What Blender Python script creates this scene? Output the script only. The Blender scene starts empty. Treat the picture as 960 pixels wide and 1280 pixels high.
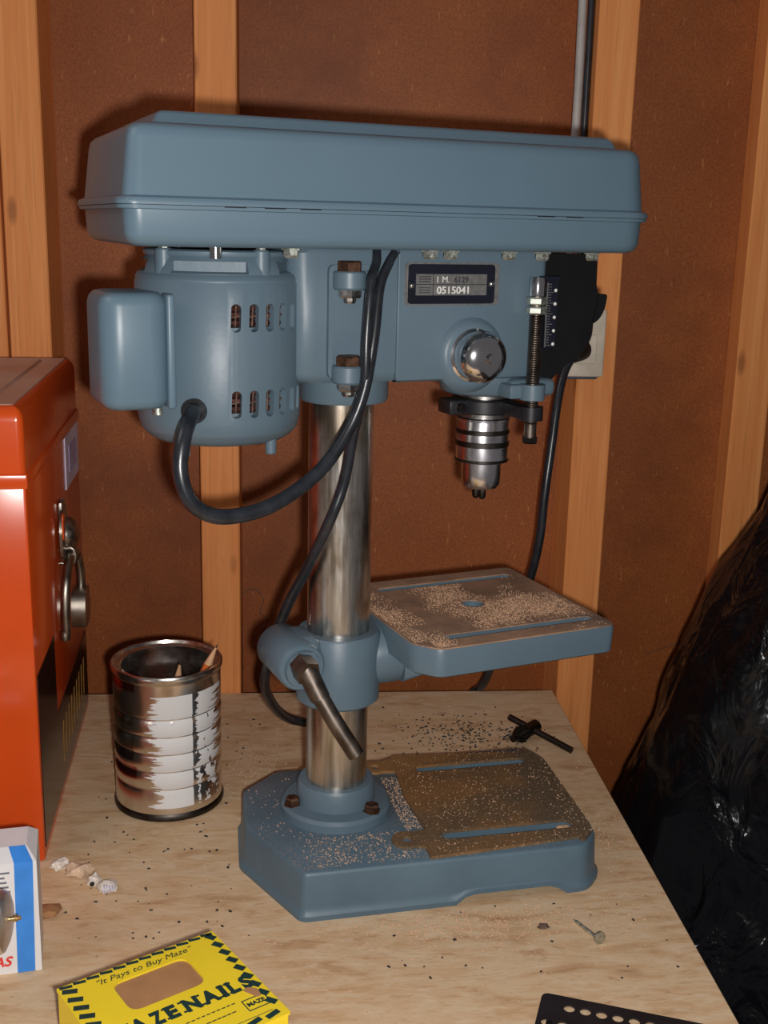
import bpy, bmesh, math, random
from mathutils import Vector, Matrix, noise
random.seed(7)
S = bpy.context.scene
COL = S.collection
pi = math.pi
R = math.radians

# ------------------------------------------------------------------ camera
cam_d = bpy.data.cameras.new('camera'); cam = bpy.data.objects.new('camera', cam_d); COL.objects.link(cam)
right = Vector((0.9967, -0.0782, 0.0232)).normalized()
back = Vector((-0.0815, -0.9674, 0.2398)).normalized()
upv = back.cross(right).normalized(); right = upv.cross(back).normalized()
mw = Matrix.Identity(4)
for i in range(3):
    mw[i][0] = right[i]; mw[i][1] = upv[i]; mw[i][2] = back[i]
mw[2][3] = 0.47
cam.matrix_world = mw
cam_d.sensor_fit = 'VERTICAL'; cam_d.sensor_height = 24.0; cam_d.lens = 1448 / 1280 * 24.0
cam_d.clip_start = 0.01
S.camera = cam
# ------------------------------------------------------------------ world, flash, exposure
S.view_settings.view_transform = 'Standard'; S.view_settings.look = 'None'
S.view_settings.gamma = 1; S.view_settings.exposure = 0.0
W = bpy.data.worlds.new('garage_gloom'); S.world = W; W.use_nodes = True
W.node_tree.nodes['Background'].inputs[0].default_value = (0.85, 0.78, 0.8, 1)
W.node_tree.nodes['Background'].inputs[1].default_value = 0.12
fl = bpy.data.lights.new('camera_flash', 'POINT'); fl.energy = 19.0; fl.color = (1.0, 0.96, 0.93); fl.shadow_soft_size = 0.009
flo = bpy.data.objects.new('camera_flash', fl); COL.objects.link(flo)
flo.location = Vector((0, 0, 0.47)) + right * 0.020 - upv * 0.020 - back * 0.01
al = bpy.data.lights.new('garage_ceiling_lamp', 'AREA'); al.energy = 3.2; al.size = 0.7; al.color = (1.0, 0.9, 0.88)
alo = bpy.data.objects.new('garage_ceiling_lamp', al); COL.objects.link(alo); alo.location = (-1.0, 0.35, 1.45)
alo.rotation_euler = (Vector((-1.0, 0.35, 1.45)) - Vector((0, 0.85, 0.3))).to_track_quat('Z', 'Y').to_euler()

# ------------------------------------------------------------------ materials
def srgb(r, g, b):
    f = lambda c: (c / 255 / 12.92) if c / 255 <= 0.04045 else ((c / 255 + 0.055) / 1.055) ** 2.4
    return (f(r), f(g), f(b), 1)

class Mat:
    def __init__(s, name, base=(0.5, 0.5, 0.5, 1), rough=0.5, metal=0.0, spec=0.5, coat=0.0):
        s.m = bpy.data.materials.new(name); s.m.use_nodes = True
        s.nt = s.m.node_tree; s.b = s.nt.nodes['Principled BSDF']
        s.b.inputs['Base Color'].default_value = base; s.b.inputs['Roughness'].default_value = rough
        s.b.inputs['Metallic'].default_value = metal; s.b.inputs['Specular IOR Level'].default_value = spec
        s.b.inputs['Coat Weight'].default_value = coat
        s._c = None
    def n(s, t, **kw):
        nd = s.nt.nodes.new(t)
        for k, v in kw.items():
            if isinstance(k, str) and hasattr(nd, k): setattr(nd, k, v)
        return nd
    def l(s, a, b): s.nt.links.new(a, b)
    def coord(s, kind='Object', scale=(1, 1, 1), rot=(0, 0, 0)):
        tc = s.n('ShaderNodeTexCoord'); mp = s.n('ShaderNodeMapping')
        mp.inputs['Scale'].default_value = scale; mp.inputs['Rotation'].default_value = rot
        s.l(tc.outputs[kind], mp.inputs['Vector']); return mp.outputs[0]
    def noise(s, vec, scale, detail=4, rough=0.55, dist=0.0):
        nd = s.n('ShaderNodeTexNoise'); nd.inputs['Scale'].default_value = scale; nd.inputs['Detail'].default_value = detail
        nd.inputs['Roughness'].default_value = rough; nd.inputs['Distortion'].default_value = dist
        s.l(vec, nd.inputs['Vector']); return nd.outputs['Fac']
    def ramp(s, fac, stops, interp='LINEAR'):
        nd = s.n('ShaderNodeValToRGB'); cr = nd.color_ramp; cr.interpolation = interp
        while len(cr.elements) > 1: cr.elements.remove(cr.elements[-1])
        cr.elements[0].position = stops[0][0]; cr.elements[0].color = stops[0][1]
        for p, c in stops[1:]:
            e = cr.elements.new(p); e.color = c
        s.l(fac, nd.inputs[0]); return nd.outputs[0]
    def mix(s, fac, a, b, mode='MIX'):
        nd = s.n('ShaderNodeMix'); nd.data_type = 'RGBA'; nd.blend_type = mode
        for sock, v in ((nd.inputs[0], fac), (nd.inputs[6], a), (nd.inputs[7], b)):
            if hasattr(v, 'links'): s.l(v, sock)
            else: sock.default_value = v
        return nd.outputs[2]
    def math(s, op, a, b=0.0, c=0.0):
        nd = s.n('ShaderNodeMath'); nd.operation = op
        for sock, v in zip(nd.inputs, (a, b, c)):
            if hasattr(v, 'links'): s.l(v, sock)
            else: sock.default_value = v
        return nd.outputs[0]
    def color(s, c): s.l(c, s.b.inputs['Base Color'])
    def rough(s, c): s.l(c, s.b.inputs['Roughness'])
    def bump(s, h, strength=0.3, dist=0.001):
        nd = s.n('ShaderNodeBump'); nd.inputs['Strength'].default_value = strength; nd.inputs['Distance'].default_value = dist
        s.l(h, nd.inputs['Height']); s.l(nd.outputs[0], s.b.inputs['Normal'])

BW = lambda v: (v, v, v, 1)
M = {}
def simple(name, base, rough=0.5, metal=0.0, spec=0.5, nscale=60, var=0.12, bump=0.0, coat=0.0):
    m = Mat(name, base, rough, metal, spec, coat)
    v = m.coord(); f = m.noise(v, nscale)
    lo = tuple(c * (1 - var) for c in base[:3]) + (1,); hi = tuple(min(1, c * (1 + var)) for c in base[:3]) + (1,)
    m.color(m.ramp(f, [(0.3, lo), (0.7, hi)]))
    if bump: m.bump(m.noise(v, nscale * 12, 2), bump, 0.0004)
    M[name] = m.m; return m
# blue grey machine enamel
m = simple('enamel', (0.112, 0.168, 0.212, 1), 0.42, 0.0, 0.5, 14, 0.07, 0.25)
m = simple('enamel_smooth', (0.112, 0.180, 0.232, 1), 0.38, 0.0, 0.5, 8, 0.05, 0.12)
# dusty machined faces of base and table
def dusty(name, c1, c2, c3):
    m = Mat(name, c1, 0.75); v = m.coord()
    f = m.noise(v, 26, 6, 0.65); g = m.noise(v, 620, 3, 0.7); h = m.noise(v, 9, 3)
    a = m.mix(m.ramp(f, [(0.38, BW(0)), (0.62, BW(1))]), c1, c2)
    a = m.mix(m.ramp(h, [(0.5, BW(0)), (0.68, BW(1))]), a, c3)
    a = m.mix(m.ramp(g, [(0.58, BW(0)), (0.66, BW(0.55))]), a, srgb(214, 170, 130))
    m.color(a); m.bump(g, 0.35, 0.0006); M[name] = m.m
dusty('oily_brown', srgb(146, 106, 62), srgb(124, 90, 54), srgb(92, 78, 60))
dusty('sawdusty_grey', srgb(172, 138, 112), srgb(136, 110, 92), srgb(108, 92, 84))
# enamel dusted with sawdust on the upward faces of the base casting
m = Mat('enamel_dusted', (0.1, 0.17, 0.22, 1), 0.45); v = m.coord()
g = m.noise(v, 700, 3, 0.7); k = m.noise(v, 22, 4)
a = m.ramp(m.noise(v, 14), [(0.3, (0.075, 0.125, 0.165, 1)), (0.7, (0.105, 0.17, 0.22, 1))])
geo = m.n('ShaderNodeNewGeometry'); sg = m.n('ShaderNodeSeparateXYZ'); m.l(geo.outputs['Normal'], sg.inputs[0])
upm = m.ramp(sg.outputs[2], [(0.8, BW(0)), (0.95, BW(1))])
m.color(m.mix(m.math('MULTIPLY', upm, m.math('MULTIPLY', m.ramp(g, [(0.56, BW(0)), (0.64, BW(0.7))]), m.ramp(k, [(0.4, BW(0)), (0.65, BW(1))]))), a, srgb(190, 150, 120)))
m.bump(g, 0.2, 0.0004); M['enamel_dusted'] = m.m
# metals
def metal(name, base, rough, sc=(1, 1, 1), nscale=300, var=0.25, bump=0.0, patch=None):
    m = Mat(name, base, rough, 1.0); v = m.coord('Object', sc); f = m.noise(v, nscale, 3)
    lo = tuple(c * (1 - var) for c in base[:3]) + (1,)
    c = m.ramp(f, [(0.35, lo), (0.65, base)])
    if patch:
        q = m.noise(m.coord('Object', (1, 1, 0.5)), 28, 4, 0.6)
        c = m.mix(m.ramp(q, [(0.48, BW(0)), (0.6, BW(0.75))]), c, patch)
    m.color(c); m.rough(m.ramp(f, [(0.3, BW(rough * 0.8)), (0.7, BW(rough * 1.25))]))
    if bump: m.bump(f, bump, 0.0003)
    M[name] = m.m; return m
metal('column_steel', (0.72, 0.69, 0.63, 1), 0.30, (1, 1, 0.08), 260, 0.3, 0.15, (0.30, 0.22, 0.14, 1))
metal('chuck_metal', (0.80, 0.79, 0.82, 1), 0.24, nscale=40, var=0.15)
metal('chrome', (0.72, 0.72, 0.74, 1), 0.14, nscale=40, var=0.06)
metal('steel', (0.45, 0.43, 0.41, 1), 0.35, nscale=300)
metal('dark_steel', (0.075, 0.066, 0.06, 1), 0.42, nscale=120)
metal('lever_steel', (0.20, 0.165, 0.14, 1), 0.42, nscale=90, var=0.4)
metal('padlock_steel', (0.36, 0.32, 0.27, 1), 0.34, nscale=60, var=0.35)
metal('brass', (0.62, 0.45, 0.22, 1), 0.3)
metal('galvanised', (0.70, 0.74, 0.66, 1), 0.5, nscale=500, var=0.4)
metal('rusty_bolt', (0.20, 0.11, 0.07, 1), 0.6, nscale=200, var=0.4)
metal('aluminium', (0.85, 0.85, 0.87, 1), 0.42, nscale=200, var=0.1)
metal('copper', (0.16, 0.07, 0.06, 1), 0.5, nscale=200, var=0.5)
m = simple('black_plastic', (0.0045, 0.0045, 0.005, 1), 0.55, 0, 0.35, 40, 0.3)
m = simple('black_enamel', (0.012, 0.012, 0.015, 1), 0.4, 0, 0.5, 40, 0.3)
m = simple('cord_rubber', (0.017, 0.020, 0.026, 1), 0.30, 0, 0.6, 90, 0.45, 0.1)
m = simple('navy_print', (0.007, 0.009, 0.018, 1), 0.35, 0, 0.5)
m = simple('plate_silver', (0.34, 0.34, 0.33, 1), 0.35, 0.7, 0.5, 300, 0.2)
m = simple('white_ink', (0.75, 0.74, 0.70, 1), 0.5)
m = simple('dark_ink', (0.03, 0.03, 0.035, 1), 0.6)
m = simple('toolbox_red', (0.66, 0.078, 0.010, 1), 0.2, 0, 0.45, 12, 0.06, 0.0, 0.1)
# lid top is the same red paint under a film of garage dust
m = Mat('dusty_red', srgb(150, 96, 78), 0.5); v = m.coord()
m.color(m.ramp(m.noise(v, 14, 5), [(0.3, srgb(184, 132, 112)), (0.7, srgb(196, 160, 146))])); M['dusty_red'] = m.m
m = simple('sticker_blue', srgb(200, 200, 226), 0.4, 0, 0.5, 25, 0.25)
m = simple('sticker_print', srgb(160, 160, 204), 0.4, 0, 0.5, 60, 0.3)
m = simple('decal_black', (0.010, 0.008, 0.007, 1), 0.22)
m = simple('decal_yellow', srgb(150, 105, 30), 0.4)
m = simple('box_yellow', srgb(244, 216, 48), 0.45, 0, 0.4, 20, 0.05)
m = simple('box_green', srgb(24, 58, 58), 0.45)
m = simple('cardboard', srgb(172, 128, 88), 0.8, 0, 0.2, 60, 0.12)
m = simple('white_card', srgb(226, 226, 228), 0.45, 0, 0.4, 30, 0.04)
m = simple('blue_print', srgb(58, 138, 226), 0.4)
m = simple('red_print', srgb(226, 60, 50), 0.5)
m = simple('grey_print', srgb(110, 112, 120), 0.6)
m = simple('pencil_orange', srgb(206, 100, 36), 0.4)
m = simple('pencil_pink', srgb(196, 122, 100), 0.5)
m = simple('pencil_wood', srgb(216, 168, 128), 0.7)
m = simple('graphite', (0.03, 0.03, 0.03, 1), 0.4)
m = simple('outlet_white', srgb(206, 196, 178), 0.5)
m = simple('outlet_box', srgb(70, 90, 110), 0.5)
m = simple('cable_grey', srgb(176, 172, 168), 0.5)
m = simple('paper_scrap', srgb(224, 216, 204), 0.7, 0, 0.3, 260, 0.25)
m = simple('paper_tan', srgb(214, 186, 158), 0.8, 0, 0.3, 200, 0.2)
m = simple('bark', srgb(96, 76, 66), 0.8, 0, 0.3, 300, 0.4)
m = simple('sawdust', srgb(206, 168, 136), 0.9, 0, 0.2, 300, 0.2)
m = simple('rubber_crumbs', (0.012, 0.013, 0.016, 1), 0.6)
m = simple('concrete', (0.06, 0.055, 0.05, 1), 0.85, 0, 0.3, 10, 0.2)
# hardboard
m = Mat('hardboard', srgb(120, 68, 34), 0.55, 0, 0.35); v = m.coord()
a = m.ramp(m.noise(v, 3.0, 5, 0.6), [(0.3, srgb(136, 72, 30)), (0.7, srgb(172, 98, 46))])
g = m.noise(v, 420, 3, 0.75)
a = m.mix(m.ramp(g, [(0.35, BW(0.5)), (0.6, BW(0))]), a, srgb(96, 46, 18))
fb = m.noise(m.coord('Object', (1, 1, 0.25), (0, R(25), 0)), 330, 2, 0.5)
a = m.mix(m.ramp(fb, [(0.68, BW(0)), (0.75, BW(0.55))]), a, srgb(196, 130, 76))
st = m.noise(v, 5.5, 5, 0.65); a = m.mix(m.ramp(st, [(0.5, BW(0)), (0.68, BW(0.6))]), a, srgb(112, 54, 26))
m.color(a); m.bump(g, 0.25, 0.0006); M['hardboard'] = m.m
# pine studs, grain along z
def pine(name, c1, c2, axis):
    sc = [26, 26, 26]; sc[axis] = 0.9
    m = Mat(name, c1, 0.6, 0, 0.3); v = m.coord('Object', tuple(sc))
    g = m.noise(v, 3.2, 5, 0.6, 0.6); w = m.noise(v, 14, 2)
    a = m.ramp(g, [(0.30, c1), (0.55, c2), (0.75, c1)])
    a = m.mix(m.ramp(w, [(0.55, BW(0)), (0.8, BW(0.35))]), a, srgb(150, 88, 48))
    vo = m.n('ShaderNodeTexVoronoi'); vo.inputs['Scale'].default_value = 1.0; m.l(m.coord('Object', (17, 17, 6)), vo.inputs['Vector'])
    a = m.mix(m.ramp(vo.outputs['Distance'], [(0.05, BW(0.55)), (0.10, BW(0))]), a, srgb(110, 56, 28))
    m.color(a); m.bump(w, 0.15, 0.0005); M[name] = m.m
pine('pine', srgb(236, 162, 98), srgb(222, 140, 78), 2)
pine('pine_bench', srgb(190, 140, 92), srgb(170, 118, 74), 0)
# oriented strand board
m = Mat('osb', srgb(190, 156, 124), 0.7, 0, 0.25)
v1 = m.coord('Object', (1, 3.2, 1), (0, 0, R(14))); v2 = m.coord('Object', (1.2, 4.5, 1), (0, 0, R(-22)))
n1 = m.noise(v1, 16, 5, 0.62, 0.8); n2 = m.noise(v2, 34, 4, 0.6, 0.5); n3 = m.noise(v1, 150, 3, 0.6)
a = m.ramp(n1, [(0.28, srgb(182, 142, 104)), (0.45, srgb(212, 178, 138)), (0.58, srgb(220, 192, 156)), (0.75, srgb(192, 152, 118))])
a = m.mix(m.ramp(n2, [(0.5, BW(0)), (0.68, BW(0.75))]), a, srgb(226, 202, 170))
a = m.mix(m.ramp(n2, [(0.26, BW(0.7)), (0.40, BW(0))]), a, srgb(176, 128, 90))
a = m.mix(m.ramp(n3, [(0.60, BW(0)), (0.75, BW(0.4))]), a, srgb(140, 100, 70))
m.color(a); m.bump(n3, 0.3, 0.0006); M['osb'] = m.m
# black plastic sheet
m = Mat('black_sheet', (0.0028, 0.0036, 0.0052, 1), 0.24, 0, 0.4); v = m.coord()
h = m.noise(m.coord('Object', (1, 1, 0.7)), 26, 3, 0.5, 1.2); h2 = m.noise(m.coord('Object', (1, 1, 0.35)), 7, 2, 0.5, 0.6)
mk = m.ramp(m.noise(v, 3.2, 2), [(0.42, BW(0)), (0.62, BW(1))])
m.bump(m.math('ADD', m.math('MULTIPLY', m.math('MULTIPLY', h, 0.6), mk), m.math('MULTIPLY', h2, 0.7)), 0.62, 0.03); M['black_sheet'] = m.m
# tin can with torn white paper and a ghost of print
m = Mat('tin', (0.8, 0.76, 0.7, 1), 0.16, 1.0)
tc = m.n('ShaderNodeTexCoord'); sp = m.n('ShaderNodeSeparateXYZ'); m.l(tc.outputs['UV'], sp.inputs[0]); U, V = sp.outputs[0], sp.outputs[1]
cmb = m.n('ShaderNodeCombineXYZ'); m.l(m.math('MULTIPLY', U, 3.0), cmb.inputs[0]); m.l(m.math('MULTIPLY', V, 22.0), cmb.inputs[1])
jag = m.noise(cmb.outputs[0], 1.0, 3, 0.75)
cmb2 = m.n('ShaderNodeCombineXYZ'); m.l(m.math('MULTIPLY', U, 30.0), cmb2.inputs[0]); m.l(m.math('MULTIPLY', V, 9.0), cmb2.inputs[1])
blob = m.noise(cmb2.outputs[0], 1.0, 3, 0.6)
# u: 0.5 faces the camera; paper from .445 to .57 (seam) and .575 to .70
jj = m.math('MULTIPLY', m.math('SUBTRACT', jag, 0.5), 0.20)
left = m.math('GREATER_THAN', U, m.math('ADD', 0.462, jj)); seam = m.math('LESS_THAN', U, 0.573)
pA = m.math('MULTIPLY', left, seam)
pB = m.math('MULTIPLY', m.math('GREATER_THAN', U, m.math('ADD', 0.588, m.math('MULTIPLY', jj, 0.35))), m.math('LESS_THAN', U, m.math('ADD', 0.672, m.math('MULTIPLY', jj, 1.4))))
pB = m.math('MULTIPLY', pB, m.math('GREATER_THAN', m.math('ADD', blob, m.math('MULTIPLY', V, 0.30)), 0.56))
pA = m.math('MULTIPLY', pA, m.math('GREATER_THAN', blob, 0.30))
paper = m.math('MULTIPLY', m.math('MAXIMUM', pA, pB), m.math('LESS_THAN', V, m.math('ADD', 0.905, m.math('MULTIPLY', jj, 0.4))))
paper = m.math('MULTIPLY', paper, m.math('GREATER_THAN', V, 0.06))
redm = m.math('MULTIPLY', m.math('MULTIPLY', m.math('LESS_THAN', U, 0.40), m.math('GREATER_THAN', U, 0.26)),
              m.math('MAXIMUM', m.math('MULTIPLY', m.math('GREATER_THAN', V, 0.27), m.math('LESS_THAN', V, 0.36)), m.math('GREATER_THAN', V, 0.92)))
yel = m.math('MULTIPLY', m.math('MULTIPLY', m.math('LESS_THAN', U, 0.39), m.math('GREATER_THAN', blob, 0.56)), m.math('MULTIPLY', m.math('GREATER_THAN', V, 0.5), m.math('LESS_THAN', V, 0.86)))
drk = m.math('MULTIPLY', m.math('LESS_THAN', U, 0.39), m.math('MULTIPLY', m.math('GREATER_THAN', V, 0.40), m.math('LESS_THAN', V, 0.5)))
c = m.mix(m.math('MULTIPLY', redm, 0.85), (0.82, 0.76, 0.69, 1), srgb(170, 44, 36))
c = m.mix(m.math('MULTIPLY', yel, 0.7), c, srgb(200, 160, 50)); c = m.mix(m.math('MULTIPLY', drk, 0.6), c, srgb(50, 34, 40))
c = m.mix(paper, c, srgb(222, 222, 222)); m.color(c)
m.l(m.math('SUBTRACT', 1.0, paper), m.b.inputs['Metallic'])
m.rough(m.ramp(paper, [(0, BW(0.26)), (1, BW(0.7))])); M['tin'] = m.m
metal('tin_plain', (0.78, 0.74, 0.68, 1), 0.25, nscale=80, var=0.2)

# ------------------------------------------------------------------ mesh helpers (all dimensions in millimetres)
K = 0.001
class MB:
    def __init__(s): s.b = bmesh.new(); s.uv = None
    def v(s, p): return s.b.verts.new((p[0] * K, p[1] * K, p[2] * K))
    def loft(s, loops, cap=True, closed=True, capfirst=None, caplast=None):
        rings = [[s.v(p) for p in lp] for lp in loops]
        n = len(rings[0])
        for a, b in zip(rings, rings[1:]):
            for i in range(n if closed else n - 1):
                j = (i + 1) % n
                s.b.faces.new((a[i], a[j], b[j], b[i]))
        if (cap if capfirst is None else capfirst): s.b.faces.new(rings[0][::-1])
        if (cap if caplast is None else caplast): s.b.faces.new(rings[-1])
        return rings
    def lathe(s, prof, c=(0, 0, 0), axis='z', n=48, cap=True, a0=0.0, hexa=False, uv=False):
        """prof = [(r, h)...] bottom to top"""
        if hexa: n = 6
        loops = []
        for r, h in prof:
            lp = []
            for i in range(n):
                t = a0 + 2 * pi * i / n; x, y = r * math.cos(t), r * math.sin(t)
                q = {'z': (x, y, h), 'x': (h, x, y), 'y': (y, h, x)}[axis]
                lp.append((c[0] + q[0], c[1] + q[1], c[2] + q[2]))
            loops.append(lp)
        if uv:
            rings = [[s.v(p) for p in lp] for lp in loops]; lay = s.b.loops.layers.uv.new('UVMap')
            h0, h1 = uv
            for k, (a, b) in enumerate(zip(rings, rings[1:])):
                for i in range(n):
                    j = (i + 1) % n; f = s.b.faces.new((a[i], a[j], b[j], b[i]))
                    for lo, (uu, hh) in zip(f.loops, ((i, prof[k][1]), (i + 1, prof[k][1]), (i + 1, prof[k + 1][1]), (i, prof[k + 1][1]))):
                        lo[lay].uv = (uu / n, (hh - h0) / (h1 - h0))
            return rings
        return s.loft(loops, cap)
    def cyl(s, r, a, b, n=24, r2=None, hexa=False):
        """cylinder between points a and b"""
        a = Vector(a); b = Vector(b); d = (b - a).normalized()
        u = d.orthogonal().normalized(); w = d.cross(u)
        if hexa: n = 6
        r2 = r if r2 is None else r2
        L = [[a + (u * math.cos(2 * pi * i / n) + w * math.sin(2 * pi * i / n)) * r for i in range(n)],
             [b + (u * math.cos(2 * pi * i / n) + w * math.sin(2 * pi * i / n)) * r2 for i in range(n)]]
        s.loft(L)
    def box(s, lo, hi, bev=0.0, seg=2, rot=None):
        r = bmesh.ops.create_cube(s.b, size=1.0)
        vs = r['verts']
        for q in vs:
            q.co = Vector([((lo[k] + hi[k]) / 2 + q.co[k] * (hi[k] - lo[k])) * K for k in range(3)])
        if bev:
            es = list({e for q in vs for e in q.link_edges})
            bmesh.ops.bevel(s.b, geom=es, offset=bev * K, segments=seg, affect='EDGES', profile=0.5)
    def tube(s, pts, r, n=12, sub=8, r0=None, ramp=0.3):
        P = [Vector(p) for p in pts]; path = []
        Q = [P[0] * 2 - P[1]] + P + [P[-1] * 2 - P[-2]]
        for i in range(1, len(Q) - 2):
            for k in range(sub):
                t = k / sub
                path.append(0.5 * ((2 * Q[i]) + (-Q[i - 1] + Q[i + 1]) * t + (2 * Q[i - 1] - 5 * Q[i] + 4 * Q[i + 1] - Q[i + 2]) * t * t
                                   + (-Q[i - 1] + 3 * Q[i] - 3 * Q[i + 1] + Q[i + 2]) * t ** 3))
        path.append(P[-1]); loops = []; u = None
        for i, p in enumerate(path):
            d = (path[min(i + 1, len(path) - 1)] - path[max(i - 1, 0)]).normalized()
            u = d.orthogonal().normalized() if u is None else (u - d * u.dot(d)).normalized()
            w = d.cross(u)
            f_ = i / (len(path) - 1)
            rr = r if r0 is None else r0 + (r - r0) * min(1.0, max(0.0, f_ / ramp))
            loops.append([p + (u * math.cos(2 * pi * k / n) + w * math.sin(2 * pi * k / n)) * rr for k in range(n)])
        s.loft(loops)
    def plate(s, outer, holes, z0, z1):
        """flat plate with through holes"""
        def tri(z):
            es = []; rings = []
            for lp in [outer] + holes:
                vs = [s.v((p[0], p[1], z)) for p in lp]; rings.append(vs)
                es += [s.b.edges.new((vs[i], vs[(i + 1) % len(vs)])) for i in range(len(vs))]
            bmesh.ops.triangle_fill(s.b, use_beauty=True, use_dissolve=False, edges=es)
            return rings
        a = tri(z0); b = tri(z1)
        for ra, rb in zip(a, b):
            n = len(ra)
            for i in range(n):
                j = (i + 1) % n; s.b.faces.new((ra[i], ra[j], rb[j], rb[i]))
    def xf(s, mat): bmesh.ops.transform(s.b, matrix=mat, verts=s.b.verts)
    def build(s, name, mat, parent=None, smooth=38, **props):
        bmesh.ops.recalc_face_normals(s.b, faces=s.b.faces)
        me = bpy.data.meshes.new(name); s.b.to_mesh(me); s.b.free()
        if smooth:
            me.polygons.foreach_set('use_smooth', [True] * len(me.polygons)); me.set_sharp_from_angle(angle=R(smooth))
        me.materials.append(M[mat] if isinstance(mat, str) else mat)
        o = bpy.data.objects.new(name, me); COL.objects.link(o)
        if parent: o.parent = parent
        for k, v in props.items(): o[k] = v
        return o
def thing(name, label, cat, loc=(0, 0, 0), rz=0.0, group=None):
    o = bpy.data.objects.new(name, None); o.empty_display_size = 0.02; COL.objects.link(o)
    o.location = loc; o.rotation_euler = (0, 0, rz); o['label'] = label; o['category'] = cat
    if group: o['group'] = group
    return o
def tag(o, label, cat, group=None):
    o['label'] = label; o['category'] = cat
    if group: o['group'] = group
    return o
def struct(o): o['kind'] = 'structure'; return o
def rrect(x0, y0, x1, y1, r, z, n=6, ins=0.0):
    x0 += ins; y0 += ins; x1 -= ins; y1 -= ins; r = max(r - ins, 0.5)
    out = []
    for cx, cy, a in ((x1 - r, y0 + r, -90), (x1 - r, y1 - r, 0), (x0 + r, y1 - r, 90), (x0 + r, y0 + r, 180)):
        for k in range(n + 1):
            t = R(a + 90 * k / n); out.append((cx + r * math.cos(t), cy + r * math.sin(t), z))
    return out
def circ(cx, cy, r, n=16): return [(cx + r * math.cos(2 * pi * i / n), cy + r * math.sin(2 * pi * i / n)) for i in range(n)]
def slot(x0, y0, x1, y1, w, n=5):
    d = Vector((x1 - x0, y1 - y0)).normalized(); a = math.atan2(d.y, d.x); out = []
    for cx, cy, b in ((x1, y1, -pi / 2), (x0, y0, pi / 2)):
        for k in range(n + 1):
            t = a + b + pi * k / n; out.append((cx + w / 2 * math.cos(t), cy + w / 2 * math.sin(t)))
    return out
def densify(poly, step=8):
    out = []
    for i, p in enumerate(poly):
        q = poly[(i + 1) % len(poly)]; L = math.hypot(q[0] - p[0], q[1] - p[1]); n = max(1, int(L / step))
        out += [(p[0] + (q[0] - p[0]) * k / n, p[1] + (q[1] - p[1]) * k / n) for k in range(n)]
    return out
def rounded(poly, r, n=4):
    """round the corners of a polygon; r scalar or list"""
    out = []; N = len(poly)
    for i, p in enumerate(poly):
        rr = r[i] if isinstance(r, (list, tuple)) else r
        p = Vector(p); a = Vector(poly[i - 1]); b = Vector(poly[(i + 1) % N])
        if rr <= 0: out.append((p.x, p.y)); continue
        da = (a - p); db = (b - p); la = min(rr, da.length * .48); lb = min(rr, db.length * .48)
        A = p + da.normalized() * la; B = p + db.normalized() * lb
        for k in range(n + 1):
            t = k / n; q = A * (1 - t) ** 2 + p * 2 * t * (1 - t) + B * t * t; out.append((q.x, q.y))
    return out
def offset(poly, d):
    """offset outward (ccw polygon)"""
    out = []; N = len(poly)
    for i, p in enumerate(poly):
        p = Vector(p); a = Vector(poly[i - 1]); b = Vector(poly[(i + 1) % N])
        e1 = (p - a).normalized(); e2 = (b - p).normalized(); n1 = Vector((e1.y, -e1.x)); n2 = Vector((e2.y, -e2.x))
        m = (n1 + n2); m = m.normalized() if m.length > 1e-6 else n1
        k = d / max(0.5, m.dot(n1)); out.append((p.x + m.x * k, p.y + m.y * k))
    return out
def text(body, name, size, depth, mat, parent, matrix, shear=0.0, offs=0.0, align='LEFT', xs=1.0, fit=None):
    c = bpy.data.curves.new(name, 'FONT'); c.body = body; c.size = size * K; c.extrude = depth * K; c.shear = shear; c.offset = offs * K
    c.align_x = align; c.resolution_u = 4
    t = bpy.data.objects.new(name, c); COL.objects.link(t)
    dg = bpy.context.evaluated_depsgraph_get(); me = bpy.data.meshes.new_from_object(t.evaluated_get(dg))
    bpy.data.objects.remove(t)
    if fit: xx = [v.co.x for v in me.vertices]; xs = fit * K / (max(xx) - min(xx))
    me.transform(matrix @ Matrix.Diagonal((xs, 1, 1, 1))); me.materials.clear(); me.materials.append(M[mat])
    o = bpy.data.objects.new(name, me); COL.objects.link(o); o.parent = parent; return o
def frame(origin, x, y):
    """matrix with text x and y directions, origin in mm"""
    x = Vector(x).normalized(); y = Vector(y).normalized(); z = x.cross(y).normalized()
    m = Matrix.Identity(4)
    for i in range(3): m[i][0] = x[i]; m[i][1] = y[i]; m[i][2] = z[i]; m[i][3] = origin[i] * K
    return m
def boolean(o, cutter_mb, op='DIFFERENCE'):
    c = cutter_mb.build('cutter', list(M.values())[0], o.parent, 0)
    md = o.modifiers.new('b', 'BOOLEAN'); md.object = c; md.operation = op; md.solver = 'EXACT'
    bpy.context.view_layer.update()
    dg = bpy.context.evaluated_depsgraph_get(); me = bpy.data.meshes.new_from_object(o.evaluated_get(dg))
    o.modifiers.clear(); mats = list(o.data.materials); o.data = me; me.materials.clear()
    for q in mats: me.materials.append(q)
    me.polygons.foreach_set('material_index', [0] * len(me.polygons))
    me.polygons.foreach_set('use_smooth', [True] * len(me.polygons)); me.set_sharp_from_angle(angle=R(38))
    bpy.data.objects.remove(c)

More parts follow.
